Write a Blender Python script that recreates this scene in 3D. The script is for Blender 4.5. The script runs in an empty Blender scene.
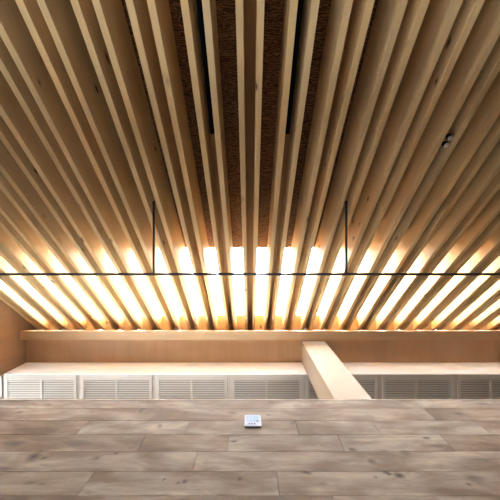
import bpy, bmesh, math, random
from mathutils import Vector, Matrix
random.seed(7)
sc = bpy.context.scene
C = sc.collection

# ------------------------------------------------------------------ dimensions (metres)
EYE = 1.5                       # camera height above the floor
P = 0.303                       # pitch of the rafter pairs
TAN = 1.0                      # run per rise of the roof
TH = math.atan(1 / TAN)         # roof slope
HB = 2.747
H0 = EYE + HB                 # underside of rafters above the camera
D = 0.336                       # rafter depth
RW = 0.043                      # rafter thickness
OFF = 0.0595                    # rafter centre from pair centre
XL, XR = -3.42, 4.66            # side walls
YF, YB = -2.6, 2.75             # front / back walls
N0, N1 = -11, 15                # pairs
def roof(y): return H0 + y / TAN
SY = math.cos(TH)               # slope length -> y
def sl(y): return y / SY        # y -> distance along the slope (at underside)

# ------------------------------------------------------------------ helpers
def obj(name, bm, mat, parent=None, smooth=False, bevel=0.0, keep=False):
    bmesh.ops.recalc_face_normals(bm, faces=bm.faces)
    me = bpy.data.meshes.new(name); bm.to_mesh(me); bm.free()
    if smooth:
        for p in me.polygons: p.use_smooth = True
    o = bpy.data.objects.new(name, me); C.objects.link(o)
    if mat: me.materials.append(mat)
    if parent: o.parent = parent
    if bevel:
        m = o.modifiers.new('bevel', 'BEVEL'); m.width = bevel; m.segments = 2; m.limit_method = 'ANGLE'
    return o
def box(bm, x0, x1, y0, y1, z0, z1):
    v = [bm.verts.new(p) for p in ((x0,y0,z0),(x1,y0,z0),(x1,y1,z0),(x0,y1,z0),(x0,y0,z1),(x1,y0,z1),(x1,y1,z1),(x0,y1,z1))]
    return [bm.faces.new([v[i] for i in f]) for f in ((0,3,2,1),(4,5,6,7),(0,1,5,4),(1,2,6,5),(2,3,7,6),(3,0,4,7))]
def prism_x(bm, poly, x0, x1):
    a = [bm.verts.new((x0, y, z)) for y, z in poly]; b = [bm.verts.new((x1, y, z)) for y, z in poly]
    bm.faces.new(a); bm.faces.new(b[::-1]); n = len(poly)
    for i in range(n): bm.faces.new((a[i], a[(i+1)%n], b[(i+1)%n], b[i]))
def tube(bm, p, q, r, seg=16):
    p, q = Vector(p), Vector(q); d = q - p
    m = Matrix.Translation((p+q)/2) @ d.to_track_quat('Z', 'Y').to_matrix().to_4x4()
    bmesh.ops.create_cone(bm, cap_ends=True, segments=seg, radius1=r, radius2=r, depth=d.length, matrix=m)
def empty(name, loc, label, cat, group=None, rot=(0,0,0)):
    o = bpy.data.objects.new(name, None); C.objects.link(o); o.empty_display_size = .1
    o.location = loc; o.rotation_euler = rot
    return tag(o, label, cat, group)
def tag(o, label, cat, group=None):
    o['label'] = label; o['category'] = cat
    if group: o['group'] = group
    return o
def struct(o): o['kind'] = 'structure'; return o

# ------------------------------------------------------------------ materials
def newmat(name):
    m = bpy.data.materials.new(name); m.use_nodes = True
    nt = m.node_tree; b = nt.nodes['Principled BSDF']
    return m, nt, b
def N(nt, t, **kw):
    n = nt.nodes.new(t)
    for k, v in kw.items():
        if k in n.inputs: n.inputs[k].default_value = v
        else: setattr(n, k, v)
    return n
def ramp(nt, stops):
    r = nt.nodes.new('ShaderNodeValToRGB'); e = r.color_ramp.elements
    while len(e) < len(stops): e.new(.5)
    for el, (p, c) in zip(e, stops): el.position = p; el.color = (*c, 1) if len(c) == 3 else c
    return r
def mix(nt, fac, a, b, mode='MIX'):
    m = nt.nodes.new('ShaderNodeMix'); m.data_type = 'RGBA'; m.blend_type = mode
    for inp, v in ((m.inputs[0], fac), (m.inputs[6], a), (m.inputs[7], b)):
        if hasattr(v, 'is_linked'): nt.links.new(v, inp)
        elif isinstance(v, (int, float)): inp.default_value = v
        else: inp.default_value = (*v, 1)
    return m.outputs[2]
def plain(name, col, rough=.5, metal=0, noise=.06, spec=.5):
    m, nt, b = newmat(name); b.inputs['Specular IOR Level'].default_value = spec
    tc = N(nt, 'ShaderNodeTexCoord'); n = N(nt, 'ShaderNodeTexNoise', Scale=9.0, Detail=4.0)
    nt.links.new(tc.outputs['Object'], n.inputs['Vector'])
    c = mix(nt, n.outputs[0], tuple(x*(1-noise) for x in col), tuple(min(1, x*(1+noise)) for x in col))
    nt.links.new(c, b.inputs['Base Color']); b.inputs['Roughness'].default_value = rough; b.inputs['Metallic'].default_value = metal
    return m

def wood(name, light, dark, axis='y', knots=True, attr=False, rough=.6, ksize=.055, kscale=3.2, kcol=(.12,.055,.025), grain=.35, blotch=None, lm=1.0, spots=(), spec=.5):
    """long-grained board: streaks along one axis, random per object (or per plank attribute)"""
    m, nt, b = newmat(name); L = nt.links
    tc = N(nt, 'ShaderNodeTexCoord')
    add = N(nt, 'ShaderNodeVectorMath', operation='ADD')
    L.new(tc.outputs['Object'], add.inputs[0])
    comb = N(nt, 'ShaderNodeCombineXYZ')
    if attr:
        at = N(nt, 'ShaderNodeAttribute', attribute_name='tone'); rnd = at.outputs['Fac']
    else:
        oi = N(nt, 'ShaderNodeObjectInfo'); rnd = oi.outputs['Random']
    for i, k in enumerate((37.0, 91.0, 53.0)):
        mm = N(nt, 'ShaderNodeMath', operation='MULTIPLY'); L.new(rnd, mm.inputs[0]); mm.inputs[1].default_value = k
        L.new(mm.outputs[0], comb.inputs[i])
    L.new(comb.outputs[0], add.inputs[1])
    def scaled(s_long, s_cross):
        mp = N(nt, 'ShaderNodeMapping'); L.new(add.outputs[0], mp.inputs['Vector'])
        mp.inputs['Scale'].default_value = (s_cross, s_long, s_cross) if axis == 'y' else ((s_long, s_cross, s_cross) if axis == 'x' else (s_cross, s_cross, s_long))
        return mp.outputs[0]
    g = N(nt, 'ShaderNodeTexNoise', Scale=1.0, Detail=6.0, Roughness=.62, Distortion=.6); L.new(scaled(.9*lm, 26), g.inputs['Vector'])
    g2 = N(nt, 'ShaderNodeTexNoise', Scale=1.0, Detail=5.0, Roughness=.55, Distortion=.4); L.new(scaled(.9*lm, 7 if lm > 1 else 5), g2.inputs['Vector'])
    r1 = ramp(nt, ((.36, (0,0,0)), (.66, (1,1,1)))); L.new(g.outputs[0], r1.inputs[0])
    r2 = ramp(nt, ((.3 if lm == 1 else .38, (0,0,0)), (.72 if lm == 1 else .62, (1,1,1)))); L.new(g2.outputs[0], r2.inputs[0])
    c = mix(nt, r2.outputs[0], dark, light)
    mg = N(nt, 'ShaderNodeMath', operation='MULTIPLY'); L.new(r1.outputs[0], mg.inputs[0]); mg.inputs[1].default_value = grain
    c = mix(nt, mg.outputs[0], c, tuple(x*.62 for x in dark))
    if blotch:
        g3 = N(nt, 'ShaderNodeTexNoise', Scale=1.0, Detail=6.0, Roughness=.65, Distortion=1.2); L.new(scaled(2.2, 11), g3.inputs['Vector'])
        r3 = ramp(nt, ((.54, (0,0,0)), (.70, (1,1,1)))); L.new(g3.outputs[0], r3.inputs[0])
        mb = N(nt, 'ShaderNodeMath', operation='MULTIPLY'); L.new(r3.outputs[0], mb.inputs[0]); mb.inputs[1].default_value = .75
        c = mix(nt, mb.outputs[0], c, blotch)
    # tone of the whole board
    tr = ramp(nt, ((0, (.84,.82,.80)), (.5, (1,1,1)), (1, (1.0,.95,.88)))) if not attr else ramp(nt, ((0, (.70,.62,.54)), (.3, (.92,.88,.84)), (.6, (1,1,1)), (1, (.86,.80,.74))))
    fr = N(nt, 'ShaderNodeMath', operation='FRACT'); m7 = N(nt, 'ShaderNodeMath', operation='MULTIPLY'); m7.inputs[1].default_value = 7.31 if not attr else 1.0
    L.new(rnd, m7.inputs[0]); L.new(m7.outputs[0], fr.inputs[0]); L.new(fr.outputs[0], tr.inputs[0])
    c = mix(nt, 1.0, c, tr.outputs[0], 'MULTIPLY')
    if knots:
        w = N(nt, 'ShaderNodeTexNoise', Scale=14.0, Detail=2.0); L.new(add.outputs[0], w.inputs['Vector'])
        wv = N(nt, 'ShaderNodeVectorMath', operation='SCALE'); L.new(w.outputs['Color'], wv.inputs[0]); wv.inputs['Scale'].default_value = .03
        ad = N(nt, 'ShaderNodeVectorMath', operation='ADD'); L.new(scaled(.5, 1.0), ad.inputs[0]); L.new(wv.outputs[0], ad.inputs[1])
        v = N(nt, 'ShaderNodeTexVoronoi', Scale=kscale); L.new(ad.outputs[0], v.inputs['Vector'])
        kr = ramp(nt, ((0, (1,1,1)), (ksize, (1,1,1)), (ksize*1.9, (.25,.25,.25)), (ksize*3.2, (0,0,0)))); L.new(v.outputs['Distance'], kr.inputs[0])
        c = mix(nt, kr.outputs[0], c, kcol)
    if spots:
        w2 = N(nt, 'ShaderNodeTexNoise', Scale=22.0, Detail=3.0); L.new(tc.outputs['Object'], w2.inputs['Vector'])
        w3 = N(nt, 'ShaderNodeVectorMath', operation='MULTIPLY_ADD'); L.new(w2.outputs['Color'], w3.inputs[0]); w3.inputs[1].default_value = (.05,0,.022); w3.inputs[2].default_value = (-.025,0,-.011)
        p = N(nt, 'ShaderNodeVectorMath', operation='ADD'); L.new(tc.outputs['Object'], p.inputs[0]); L.new(w3.outputs[0], p.inputs[1])
        tot = None
        for x, z, rx, rz, k in spots:
            q = N(nt, 'ShaderNodeVectorMath', operation='MULTIPLY_ADD'); L.new(p.outputs[0], q.inputs[0])
            q.inputs[1].default_value = (1/rx, 0, 1/rz); q.inputs[2].default_value = (-x/rx, 0, -z/rz)
            ln_ = N(nt, 'ShaderNodeVectorMath', operation='LENGTH'); L.new(q.outputs[0], ln_.inputs[0])
            mr = N(nt, 'ShaderNodeMapRange'); L.new(ln_.outputs['Value'], mr.inputs[0])
            for ii, vv in ((1, .25), (2, 1.7), (3, k), (4, 0.0)): mr.inputs[ii].default_value = vv
            if tot is None: tot = mr.outputs[0]
            else:
                mx_ = N(nt, 'ShaderNodeMath', operation='MAXIMUM'); L.new(tot, mx_.inputs[0]); L.new(mr.outputs[0], mx_.inputs[1]); tot = mx_.outputs[0]
        c = mix(nt, tot, c, (.016,.009,.005))
    L.new(c, b.inputs['Base Color'])
    b.inputs['Roughness'].default_value = rough; b.inputs['Specular IOR Level'].default_value = spec
    bp = N(nt, 'ShaderNodeBump', Strength=.12, Distance=.002); L.new(g.outputs[0], bp.inputs['Height']); L.new(bp.outputs[0], b.inputs['Normal'])
    return m

def plywood_dark(name, light, dark):
    """rotary-cut structural plywood with wavy cathedral figure"""
    m, nt, b = newmat(name); L = nt.links
    tc = N(nt, 'ShaderNodeTexCoord'); mp = N(nt, 'ShaderNodeMapping'); L.new(tc.outputs['Object'], mp.inputs['Vector'])
    mp.inputs['Scale'].default_value = (6.5, 14, 6.5)
    n = N(nt, 'ShaderNodeTexNoise', Scale=1.0, Detail=5.0, Roughness=.65, Distortion=2.6); L.new(mp.outputs[0], n.inputs['Vector'])
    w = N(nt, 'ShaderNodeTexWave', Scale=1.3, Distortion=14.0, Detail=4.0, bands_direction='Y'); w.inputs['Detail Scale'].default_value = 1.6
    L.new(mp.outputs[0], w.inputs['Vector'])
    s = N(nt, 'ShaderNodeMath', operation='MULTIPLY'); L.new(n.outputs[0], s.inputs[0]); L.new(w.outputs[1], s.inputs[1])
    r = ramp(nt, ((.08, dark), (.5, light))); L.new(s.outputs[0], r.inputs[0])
    L.new(r.outputs[0], b.inputs['Base Color']); b.inputs['Roughness'].default_value = .85; b.inputs['Specular IOR Level'].default_value = .12
    return m

M_raft = wood('pine_rafter', (.76,.565,.30), (.66,.455,.21), 'y', ksize=.045, kscale=5.2, grain=.24, rough=.7, spec=.25)
M_board = wood('pine_beam', (.44,.285,.15), (.36,.22,.105), 'x', ksize=.03, kscale=2.6, grain=.25)
M_post = wood('post_timber', (.255,.205,.158), (.225,.175,.127), 'z', ksize=.03, kscale=2.2, grain=.15, rough=.7, spec=.12)
M_ply = wood('birch_plywood', (.24,.14,.07), (.19,.105,.05), 'z', knots=False, grain=.2)
M_plyx = wood('soffit_plywood', (.34,.19,.087), (.28,.147,.062), 'y', knots=False, grain=.2)
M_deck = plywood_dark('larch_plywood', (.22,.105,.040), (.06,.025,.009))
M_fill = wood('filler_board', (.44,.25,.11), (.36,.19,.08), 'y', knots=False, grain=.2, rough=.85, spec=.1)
KN = []
for px, py, rx, ry, k in ((34,456.5,5,3.6,.9),(43,458,3,1.5,.9),(95,458,4,2,.8),(78,443,8,2.2,.5),(13,443.5,9,2,.55),(5,468.5,8,1.6,.7),(31,483,4,1.2,.5),(42,484,3,1,.5),
        (115.6,453,1.6,.8,.8),(48,405,4,1,.5),(165,479,1.3,1.1,.9),(184.7,481,2,1.6,1),(178,482.3,2,1,.8),(239,478.6,1.3,1.1,.9),(142,410.6,1.6,1.6,.7),(159,426,2,1.4,.7),
        (233,413,3,.8,.7),(185,412.7,2,.8,.6),(307.5,472.7,3.4,1.2,1),(292,423,1.8,.8,.7),(372,461,2.6,2.2,.8),(270,415,1.6,.8,.6),(426.6,438,2.4,.9,1),(435,445.6,9,1.6,.7),
        (406,453.5,3.6,2.4,.6),(387,473,2.2,1.6,1),(398.6,475.5,3.6,2,1),(474,478,7,3,.65),(459.6,413.7,3.4,1.4,.6),(484,404,5,1,.6),(481.7,460,13,2,.5),(468,484,1.8,1.2,.7),(375,477,1.6,1,.7),(20,412,3,.9,.6)):
    hk = 312.5/(py-250); KN.append(((px-250)/250*hk, EYE+hk, rx*hk/250*1.15, ry*hk/(py-250)*1.15, k))   # knots of the boards: x, z, half width, half height, depth of colour
M_oak = wood('oak_plank', (.285,.225,.170), (.105,.069,.043), 'x', attr=True, ksize=.03, kscale=4.2, kcol=(.05,.03,.02), grain=.45, blotch=(.085,.054,.034), rough=.8, spec=.1, lm=2.3, spots=KN)
M_white = plain('white_paint', (.88,.88,.88), .5, noise=.01)
M_louv = plain('louver_paint', (.44,.40,.36), .6, noise=.02)
M_lback = plain('plenum_grey', (.17,.145,.12), .8)
M_steel = plain('dark_steel', (.045,.045,.05), .45, .6)
M_black = plain('black_track', (.006,.006,.006), .9, spec=.05)
M_cap = wood('pale_cap', (.80,.72,.62), (.74,.65,.54), 'x', knots=False, grain=.1)
M_floor = wood('oak_floor', (.15,.11,.075), (.11,.08,.05), 'x', knots=False)
M_plaster = wood('room_wall_boards', (.20,.14,.085), (.16,.105,.06), 'z', knots=False)
M_device = plain('device_white', (.46,.49,.54), .8, noise=.01, spec=.08)
M_screen = plain('screen_glass', (.30,.385,.51), .8, noise=.02, spec=.08)
M_button = plain('button_dark', (.05,.065,.12), .9, spec=.03)
M_side = plain('device_base', (.22,.22,.24), .5)
M_lens = plain('lamp_lens', (.62,.56,.48), .3, noise=.02)
M_ground = plain('ground_paving', (.38,.37,.34), .9)

def glazing():
    """milky polycarbonate roof sheet"""
    m, nt, b = newmat('milky_glazing'); L = nt.links
    nt.nodes.remove(b); out = nt.nodes['Material Output']
    t = N(nt, 'ShaderNodeBsdfTransparent'); t.inputs[0].default_value = (.95,.95,.95,1)
    d = N(nt, 'ShaderNodeBsdfTranslucent'); d.inputs[0].default_value = (.96,.96,.96,1)
    g = N(nt, 'ShaderNodeBsdfGlossy'); g.inputs['Roughness'].default_value = .15
    a = N(nt, 'ShaderNodeMixShader'); a.inputs[0].default_value = .7; L.new(t.outputs[0], a.inputs[1]); L.new(d.outputs[0], a.inputs[2])
    f = N(nt, 'ShaderNodeFresnel'); f.inputs[0].default_value = 1.3
    c = N(nt, 'ShaderNodeMixShader'); L.new(f.outputs[0], c.inputs[0]); L.new(a.outputs[0], c.inputs[1]); L.new(g.outputs[0], c.inputs[2])
    L.new(c.outputs[0], out.inputs[0]); return m
M_glaz = glazing()
def clear_glass():
    m, nt, b = newmat('window_glass'); L = nt.links; nt.nodes.remove(b); out = nt.nodes['Material Output']
    t = N(nt, 'ShaderNodeBsdfTransparent'); g = N(nt, 'ShaderNodeBsdfGlossy'); g.inputs['Roughness'].default_value = .02
    f = N(nt, 'ShaderNodeFresnel'); f.inputs[0].default_value = 1.45
    c = N(nt, 'ShaderNodeMixShader'); L.new(f.outputs[0], c.inputs[0]); L.new(t.outputs[0], c.inputs[1]); L.new(g.outputs[0], c.inputs[2])
    L.new(c.outputs[0], out.inputs[0]); return m
M_glass = clear_glass()

# ------------------------------------------------------------------ roof frame of reference: local x = X, local y = up the slope, local z = outward normal
ROT = (TH, 0, 0)
ORG = Vector((0, 0, H0))
RIDGE_Y = 1.31
E0, E1 = sl(-2.5), sl(RIDGE_Y)
SKY0 = sl(-.024 + D*math.sin(TH))     # where plywood stops and glazing starts, measured along the slope at depth D
# rafters ---------------------------------------------------------------------------------------------
bm = bmesh.new(); h = RW/2
prism = [(E0, 0), (E1, 0), (E1 + 0.0, D), (E0, D)]
# upper end plumb cut (vertical in the world): at depth D the cut lies further along the slope
prism[2] = (E1 + D*math.tan(TH), D)
prism_x(bm, prism, -h, h)
proto = obj('rafter', bm, M_raft, bevel=.0015)
proto.rotation_euler = ROT
ORD = ['first','second','third','fourth','fifth','sixth','seventh','eighth','ninth','tenth','eleventh','twelfth','thirteenth','fourteenth','fifteenth']
def pair_phrase(n):
    if n == 0: return 'central pair straight above the small wall panel'
    k = ORD[abs(n)-1]
    return ('%s pair left of the central pair' if n < 0 else '%s pair right of the central pair') % k
for n in range(N0, N1+1):
    for s in (-1, 1):
        o = proto if (n, s) == (N0, -1) else proto.copy()
        if o is not proto: C.objects.link(o)
        o.location = (n*P + s*OFF, 0, H0)
        side = 'left' if s < 0 else 'right'
        lab = 'pale pine rafter, %s one of the %s' % (side, pair_phrase(n))
        if n == N0 and s == -1: lab = 'pale pine rafter lying right against the left plywood wall'
        if n == N0 and s == 1: lab = 'pale pine rafter second from the left plywood wall'
        tag(o, lab, 'rafter', 'pine rafters of the sloping roof')

# filler boards deep inside each pair
g = OFF - RW/2
bm = bmesh.new(); box(bm, -g, g, E0, 2.139, .245, .270)
fproto = obj('filler_board', bm, M_fill); fproto.rotation_euler = ROT
for n in range(N0, N1+1):
    o = fproto if n == N0 else fproto.copy()
    if n != N0: C.objects.link(o)
    o.location = (n*P, 0, H0)
    tag(o, 'brown board filling the slot inside the %s' % pair_phrase(n), 'board', 'filler boards inside the rafter pairs')

# plywood deck below, glazing near the ridge
def slope_root(name):
    o = bpy.data.objects.new(name, None); C.objects.link(o); o.location = ORG; o.rotation_euler = ROT; return o
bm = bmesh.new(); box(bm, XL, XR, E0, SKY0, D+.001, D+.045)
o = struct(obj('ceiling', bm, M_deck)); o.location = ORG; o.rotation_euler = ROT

win = slope_root('window_1'); struct(win)
GL1 = sl(.93) + D*math.tan(TH)
gap = P/2 - OFF - RW/2
for n in range(N0, N1+2):
    cx = n*P - P/2
    x0, x1 = cx-gap-.02, cx+gap+.02
    if n == N0 or n == N1+1: continue
    bm = bmesh.new(); box(bm, x0, x1, SKY0, GL1+.12, D+.012, D+.020)
    obj('pane', bm, M_glaz, win)
for n in range(N0, N1+1):
    bm = bmesh.new(); box(bm, n*P-g-RW+.004, n*P+g+RW-.004, SKY0, GL1+.12, D+.021, D+.06)
    obj('mullion', bm, M_raft, win)
# horizontal boards blocking the gaps at the top end (level boards between the rafters)
Z4 = EYE + 4.06
for n in range(N0, N1+2):
    cx = n*P - P/2
    if n in (N0, N1+1): continue
    bm = bmesh.new(); box(bm, cx-gap+.0005, cx+gap-.0005 , 1.06, 1.3398, Z4, Z4+.03)
    box(bm, cx-gap+.0005, cx+gap-.0005, 1.06, 1.09, Z4+.0301, Z4+.42)
    o = obj('blocking_board', bm, M_raft, win)
    o.matrix_parent_inverse = (Matrix.Translation(ORG) @ Matrix.Rotation(TH, 4, 'X')).inverted()
# outer ridge closure
bm = bmesh.new(); prism_x(bm, [(.93, EYE+4.62), (1.75, EYE+4.62), (1.75, EYE+4.7), (.93, EYE+4.7)], XL-.1, XR+.1)
struct(obj('trim_1', bm, M_ply))
bm = bmesh.new(); box(bm, XL, XR, 1.34, 1.40, EYE+3.85, EYE+4.62)
struct(obj('wall_ridge', bm, M_ply))

# ------------------------------------------------------------------ ridge board, soffit, fascia
ZB = EYE + 3.715
bm = bmesh.new(); box(bm, XL+.001, XR-.001, 1.204, 1.338, ZB, ZB+.042)
tag(obj('ridge_beam', bm, M_board, bevel=.002), 'long flat pine beam running along the top ends of the rafters', 'beam')
ZS = EYE + 3.824
sx = [XL+.001, 2.935, XR-.001]
YS = 1.72
for i in (0, 1):
    bm = bmesh.new(); box(bm, sx[i], sx[i+1]-.002, 1.30, YS+.05, ZS, ZS+.02)
    struct(obj('ceiling_soffit', bm, M_plyx))
bm = bmesh.new(); box(bm, XL+.001, XR-.001, YS, YS+.012, EYE+3.47, ZS)
struct(obj('wall_fascia', bm, M_white))

# post
bm = bmesh.new(); box(bm, .79, 1.142, 1.392, YS-.001, 0, ZS-.001)
tag(obj('timber_post', bm, M_post, bevel=.004), 'thick square timber post rising behind the plank wall', 'post')

# ------------------------------------------------------------------ louver panels lying level under the far ceiling
ZL = EYE + 3.47
LP = 75.5/250*3.47
xs = (78.5-250)/250*3.47
k0 = -1; ln = 0
names = ['pale slatted louver panel at the far left beside the bright window', 'pale slatted louver panel second from the left wall',
         'pale slatted louver panel third from the left wall', 'pale slatted louver panel just left of the timber post', 'slatted louver panel mostly hidden behind the timber post',
         'grey shaded slatted louver panel just right of the timber post', 'grey shaded slatted louver panel at the right edge of the photo']
for i in range(7):
    x0 = xs + (i-1)*LP; x1 = x0 + LP
    if i == 0: x0 = XL - .015
    x0 += .0285; x1 -= .0285
    root = empty('louver_panel', ((x0+x1)/2, YS+.45, ZL), names[i], 'louver', 'louver panels under the far ceiling')
    w = (x1-x0)/2; fr = .040
    y0, y1 = -.437, .5
    bm = bmesh.new()
    box(bm, -w, -w+fr, y0, y1, 0, .045); box(bm, w-fr, w, y0, y1, 0, .045)
    box(bm, -w+fr, w-fr, y0, y0+.075, 0, .045); box(bm, -w+fr, w-fr, y1-.06, y1, 0, .045)
    box(bm, -w-.0275, -w-.0005, y0, y1, .014, .03); box(bm, w+.0005, w+.0275, y0, y1, .014, .03)
    obj('louver_frame', bm, M_louv, root, bevel=.002)
    mx = ((41 if i == 0 else 41 + 75.2*i) - 250)/250*3.47 - (x0+x1)/2
    bm = bmesh.new(); box(bm, mx-.012, mx+.012, y0+.075, y1-.06, .002, .040)
    obj('muntin', bm, M_louv, root)
    bm = bmesh.new(); y = y0+.078
    while y < y1-.07:
        for xa, xb in ((-w+fr, mx-.012), (mx+.012, w-fr)):
            box(bm, xa, xb, y+.006, y+.025, .006, .012)
        y += .0315
    obj('slats', bm, M_louv, root)
bm = bmesh.new(); box(bm, XL, XR, YS+.012, YB, ZL+.047, ZL+.067)
struct(obj('ceiling_plenum', bm, M_lback))

# ------------------------------------------------------------------ walls, floor
def column(bm, y0, y1, z0, z1a, z1b, x0, x1): prism_x(bm, [(y0, z0), (y1, z0), (y1, z1b), (y0, z1a)], x0, x1)
rt = lambda y: roof(y) + D/math.cos(TH)
bm = bmesh.new(); xa, xb = XL-.12, XL
WF_ADDED = (-.1, .7, .75, EYE+.09)          # unseen window added in the front wall to brighten planks and fascia (x0,x1,z0,z1)
WB = (YS+.002, 2.4, .6, ZL+.028)
WR_ADDED = (-2.5, .2, EYE+2.1, EYE+2.85)        # unseen window added in the far wall to brighten rafter undersides and louvers (x0,x1,z0,z1)        # window beside the louvers
column(bm, YF, 1.36, 0, rt(YF), rt(1.36), xa, xb)
column(bm, 1.36, WB[0], 0, EYE+4.62, EYE+4.62, xa, xb)
column(bm, WB[0], WB[1], 0, WB[2], WB[2], xa, xb)
column(bm, WB[0], WB[1], WB[3], EYE+4.62, EYE+4.62, xa, xb)
column(bm, WB[1], YB, 0, EYE+4.62, EYE+4.62, xa, xb)
struct(obj('wall_left', bm, M_ply))
bm = bmesh.new()
column(bm, YF, 1.40, 0, rt(YF), rt(1.4), XR, XR+.12); column(bm, 1.40, YB, 0, EYE+4.62, EYE+4.62, XR, XR+.12)
struct(obj('wall_right', bm, M_plaster))
bm = bmesh.new(); T4 = roof(YF)+.35
box(bm, XL-.12, WF_ADDED[0], YF-.12, YF, 0, T4); box(bm, WF_ADDED[1], XR+.12, YF-.12, YF, 0, T4); box(bm, WF_ADDED[0], WF_ADDED[1], YF-.12, YF, 0, WF_ADDED[2]); box(bm, WF_ADDED[0], WF_ADDED[1], YF-.12, YF, WF_ADDED[3], T4)
struct(obj('wall_front', bm, M_plaster))
bm = bmesh.new(); T5 = EYE+4.62
box(bm, XL-.12, WR_ADDED[0], YB, YB+.12, 0, T5); box(bm, WR_ADDED[1], XR+.12, YB, YB+.12, 0, T5); box(bm, WR_ADDED[0], WR_ADDED[1], YB, YB+.12, 0, WR_ADDED[2]); box(bm, WR_ADDED[0], WR_ADDED[1], YB, YB+.12, WR_ADDED[3], T5)
struct(obj('wall_far', bm, M_plaster))
bm = bmesh.new(); box(bm, XL-.12, XR+.12, YF-.12, YB+.12, -.12, 0); struct(obj('floor', bm, M_floor))
bm = bmesh.new(); box(bm, -30, 30, -30, 30, -.4, -.3); struct(obj('ground', bm, M_ground))
for idx, (y0, y1, z0, z1) in ((2, WB), (3, WF_ADDED), (4, WR_ADDED)):  # front and far windows are unseen, added for their daylight
    root = bpy.data.objects.new('window_%d' % idx, None); C.objects.link(root); struct(root); root.location = (XL-.06, (y0+y1)/2, z0) if idx == 2 else ((y0+y1)/2, YF-.06 if idx == 3 else YB+.06, z0)
    if idx > 2: root.rotation_euler = (0, 0, math.pi/2)
    a, hh = (y1-y0)/2, z1-z0
    bm = bmesh.new(); f = .03
    box(bm, -.03, .03, -a, -a+f, 0, hh); box(bm, -.03, .03, a-f, a, 0, hh); box(bm, -.03, .03, -a+f, a-f, 0, f); box(bm, -.03, .03, -a+f, a-f, hh-f, hh)
    box(bm, -.03, .03, -.025, .025, f, hh-f)
    obj('window_frame', bm, M_louv, root)
    for ya, yb in ((-a+f, -.025), (.025, a-f)):
        bm = bmesh.new(); box(bm, -.004, .004, ya, yb, f, hh-f); obj('pane', bm, M_glass, root)

# ------------------------------------------------------------------ plank wall behind the camera's head
WY, WT = 1.25, EYE + 2.083
bm = bmesh.new(); lay = bm.loops.layers.float_color.new('tone')
def plank(x0, x1, z0, z1, tone):
    e = .0012
    fs = box(bm, x0+e, x1-e, WY, WY+.016, z0+e, z1-e)
    for f in fs:
        for l in f.loops: l[lay] = (tone, tone, tone, 1)
PW = .1406
rows = [[], [1.37], [-1.18, -.44, .332, .89, 1.64], [-.70, -.14, .59, 1.28], [-.3245, 1.9], [-.877, .15], [-.31, .42, 1.5]]
tones = [[.55,.6], [.35,.10], [.05,.62,.45,.58,.52,.95], [.85,.9,.55,.58,.12], [.52,.40,.3], [.32,.55,.42], [.5,.6,.4,.3]]
zt = WT
while zt > 0.01:
    r = len(rows) and 0
    i = 0 if zt == WT else i + 1
    hgt = .109 if i == 0 else PW
    zb = max(0, zt - hgt)
    if i < len(rows): js = list(rows[i]); ts = list(tones[i])
    else:
        js = [random.uniform(-1.4, -.6), random.uniform(-.1, .6), random.uniform(1.0, 1.7)]; ts = [random.random() for _ in range(4)]
    js = [XL+.001] + js + [XR-.001]
    full = [js[0]]
    for q in range(1, len(js)):
        full.append(js[q])
    for q in range(len(full)-1):
        plank(full[q], full[q+1], zb, zt, min(.999, ts[q % len(ts)] + .0137*((i*5+q*3) % 7)/7))
    zt = zb
for f in box(bm, XL+.001, XR-.001, WY+.0161, 1.37, 0, WT-.006):
    for l in f.loops: l[lay] = (.5,.5,.5,1)
struct(obj('wall_back', bm, M_oak))

bm = bmesh.new(); box(bm, XL+.001, XR-.001, WY-.004, 1.374, WT, WT+.006)
struct(obj('trim_2', bm, M_cap))

# ------------------------------------------------------------------ wall panel (control panel with screen)
zc = (EYE+2.058*0 + EYE + (1.25*250/164.1 + 1.25*250/176.3))/1
z1 = EYE + 1.2375*250/164.6; z0 = EYE + 1.2375*250/176.0
x0, x1 = -.040, .0815
root = empty('control_panel', ((x0+x1)/2, WY, (z0+z1)/2), 'small white control panel with pale blue screen mounted on the plank wall', 'control panel', rot=(0,0,0))
w, hh = (x1-x0)/2, (z1-z0)/2
bm = bmesh.new(); box(bm, -w+.003, w-.003, -.006, -.0002, -hh+.003, hh-.003); obj('base', bm, M_side, root)
bm = bmesh.new(); box(bm, -w, w, -.0125, -.0062, -hh, hh); obj('cover', bm, M_device, root, bevel=.003)
bm = bmesh.new(); box(bm, -w+.015, w-.018, -.0132, -.0126, -hh+.042, hh-.012); obj('screen', bm, M_screen, root)
for xx in (-.025, -.008, .012):
    bm = bmesh.new(); box(bm, xx-.0055, xx+.0055, -.0140, -.0126, -hh+.016, -hh+.029); obj('button', bm, M_button, root, bevel=.001)
bm = bmesh.new(); box(bm, .026, .041, -.0142, -.0133, -.014, -.006); obj('indicator', bm, M_button, root)
for xx in (-.026, -.004):
    bm = bmesh.new(); box(bm, xx-.002, xx+.002, -.0138, -.0133, .0, .036); obj('screen_mark', bm, M_device, root)

# ------------------------------------------------------------------ steel rods
ZR = EYE + 2.36; RY = .229
bm = bmesh.new(); tube(bm, (XL, RY, ZR), (XR, RY, ZR), .0125); tag(obj('steel_rod', bm, M_steel, smooth=False), 'long thin dark steel rod spanning the room wall to wall under the rafters', 'rod')
for n, nm in ((-3, 'short dark steel rod running from the rafters to the long rod, left of centre'), (3, 'short dark steel rod running from the rafters to the long rod, right of centre')):
    bm = bmesh.new(); tube(bm, (n*P, RY-.0126, ZR), (n*P, -.462, ZR), .0105)
    o = obj('hanger_rod', bm, M_steel); bm = bmesh.new(); tube(bm, (n*P, -.455, ZR+.004), (n*P-(n/3)*(g-.001), -.455, ZR+.004), .005); obj('bolt', bm, M_steel, o); tag(o, nm, 'rod', 'short rods tying the long rod to the rafters')

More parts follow.
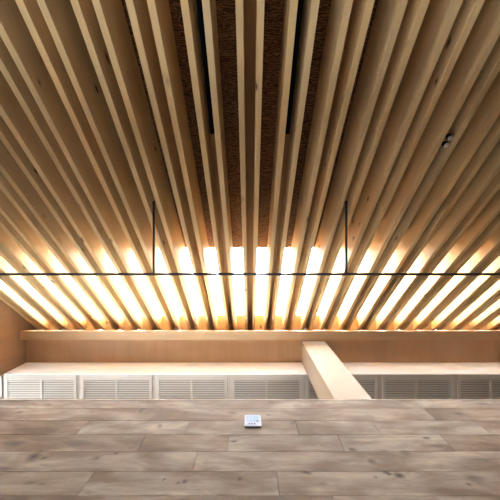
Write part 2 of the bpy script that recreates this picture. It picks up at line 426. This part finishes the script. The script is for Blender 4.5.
# ------------------------------------------------------------------ black light tracks inside two pairs
for n, s in ((-1, 1), (1, -1)):
    yend = -1.17
    bm = bmesh.new(); xa, xb = sorted((s*(g-.001), s*(g-.058)))
    box(bm, xa, xb, E0+.05, yend, .165, .2445)
    o = obj('light_track', bm, M_black); o.location = (n*P, 0, H0); o.rotation_euler = ROT
    tag(o, 'black strip set in the slot of the pair just %s of the central rafters' % ('left' if n < 0 else 'right'), 'light track', 'black tracks between the rafters')

# twin spotlight in a right-hand slot
root = empty('twin_spotlight', (5*P, 0, H0), 'small twin spotlight with two pale round lenses between the right-hand rafters', 'spotlight', rot=ROT)
for k, (px, py) in enumerate(((449, 138), (444.8, 145.2))):
    v = (py-250)/250; u = (px-250)/250
    hz = (HB + .012/math.cos(TH))/(1 - v/TAN); yy = v*hz; xx = .0165 + .004
    ly = (yy + .012*math.sin(TH))/SY
    if k == 0: ys = ly
    bm = bmesh.new(); tube(bm, (xx-.004, ly, .014), (xx-.004, ly, .04), .0205, 24); lamp = obj('lamp_head', bm, M_black, root)
    bm = bmesh.new(); bmesh.ops.create_uvsphere(bm, u_segments=20, v_segments=10, radius=.0195, matrix=Matrix.Translation((xx-.004, ly, .013)) @ Matrix.Diagonal((1,1,.45,1)))
    obj('lens', bm, M_lens, lamp, smooth=True)
    bm = bmesh.new(); tube(bm, (xx-.004, ly, .0405), (xx-.004, ly, .2), .008, 10); obj('stem', bm, M_black, root)
bm = bmesh.new(); box(bm, -.028, .028, ys-.14, ys+.05, .201, .244); obj('mounting_box', bm, M_black, root, bevel=.002)

# ------------------------------------------------------------------ light
w = bpy.data.worlds.new('overcast'); sc.world = w; w.use_nodes = True
wt = w.node_tree; bg = wt.nodes['Background']
tcw = N(wt, 'ShaderNodeTexCoord'); sep = N(wt, 'ShaderNodeSeparateXYZ'); wt.links.new(tcw.outputs['Generated'], sep.inputs[0])
SKY_Z, SKY_H = 760.0, 8.0                       # overcast: zenith far brighter than the horizon
wr = ramp(wt, ((0, (SKY_H/SKY_Z*.8,)*3), (.22, (SKY_H/SKY_Z,)*3), (.80, (1, 1, 1)))); wt.links.new(sep.outputs[2], wr.inputs[0])
wc = mix(wt, 1.0, wr.outputs[0], (.88, .97, 1.10), 'MULTIPLY'); wt.links.new(wc, bg.inputs[0]); bg.inputs[1].default_value = SKY_Z
def portal(loc, rot, sx_, sy_):
    d = bpy.data.lights.new('portal', 'AREA'); d.shape = 'RECTANGLE'; d.size = sx_; d.size_y = sy_; d.cycles.is_portal = True
    o = bpy.data.objects.new('portal', d); C.objects.link(o); o.location = loc; o.rotation_euler = rot
ny = Vector((0, -math.sin(TH), math.cos(TH)))
mid = (SKY0 + GL1)/2
c = ORG + Vector((0, math.cos(TH), math.sin(TH)))*mid + ny*(D+.08); c.x = (XL+XR)/2
portal(c, (TH, 0, 0), XR-XL, GL1-SKY0+.4)
portal((XL-.13, (WB[0]+WB[1])/2, (WB[2]+WB[3])/2), (0, -math.pi/2, 0), WB[3]-WB[2], WB[1]-WB[0])
portal(((WR_ADDED[0]+WR_ADDED[1])/2, YB+.13, (WR_ADDED[2]+WR_ADDED[3])/2), (-math.pi/2, 0, 0), WR_ADDED[1]-WR_ADDED[0], WR_ADDED[3]-WR_ADDED[2])
portal(((WF_ADDED[0]+WF_ADDED[1])/2, YF-.13, (WF_ADDED[2]+WF_ADDED[3])/2), (math.pi/2, 0, 0), WF_ADDED[1]-WF_ADDED[0], WF_ADDED[3]-WF_ADDED[2])

# ------------------------------------------------------------------ camera: lying on its back, looking straight up
cd = bpy.data.cameras.new('camera'); cd.sensor_width = 36; cd.lens = 18.0; cd.clip_start = .01
cam = bpy.data.objects.new('camera', cd); C.objects.link(cam); cam.location = (0, 0, EYE); cam.rotation_euler = (math.pi, 0, 0)
sc.camera = cam
sc.view_settings.view_transform = 'Standard'; sc.view_settings.look = 'None'; sc.view_settings.gamma = 1; sc.view_settings.use_curve_mapping = False
sc.view_settings.exposure = 0.38
try:
    sc.cycles.use_denoising = True; sc.cycles.max_bounces = 14; sc.cycles.diffuse_bounces = 8; sc.cycles.transparent_max_bounces = 16
except Exception: pass
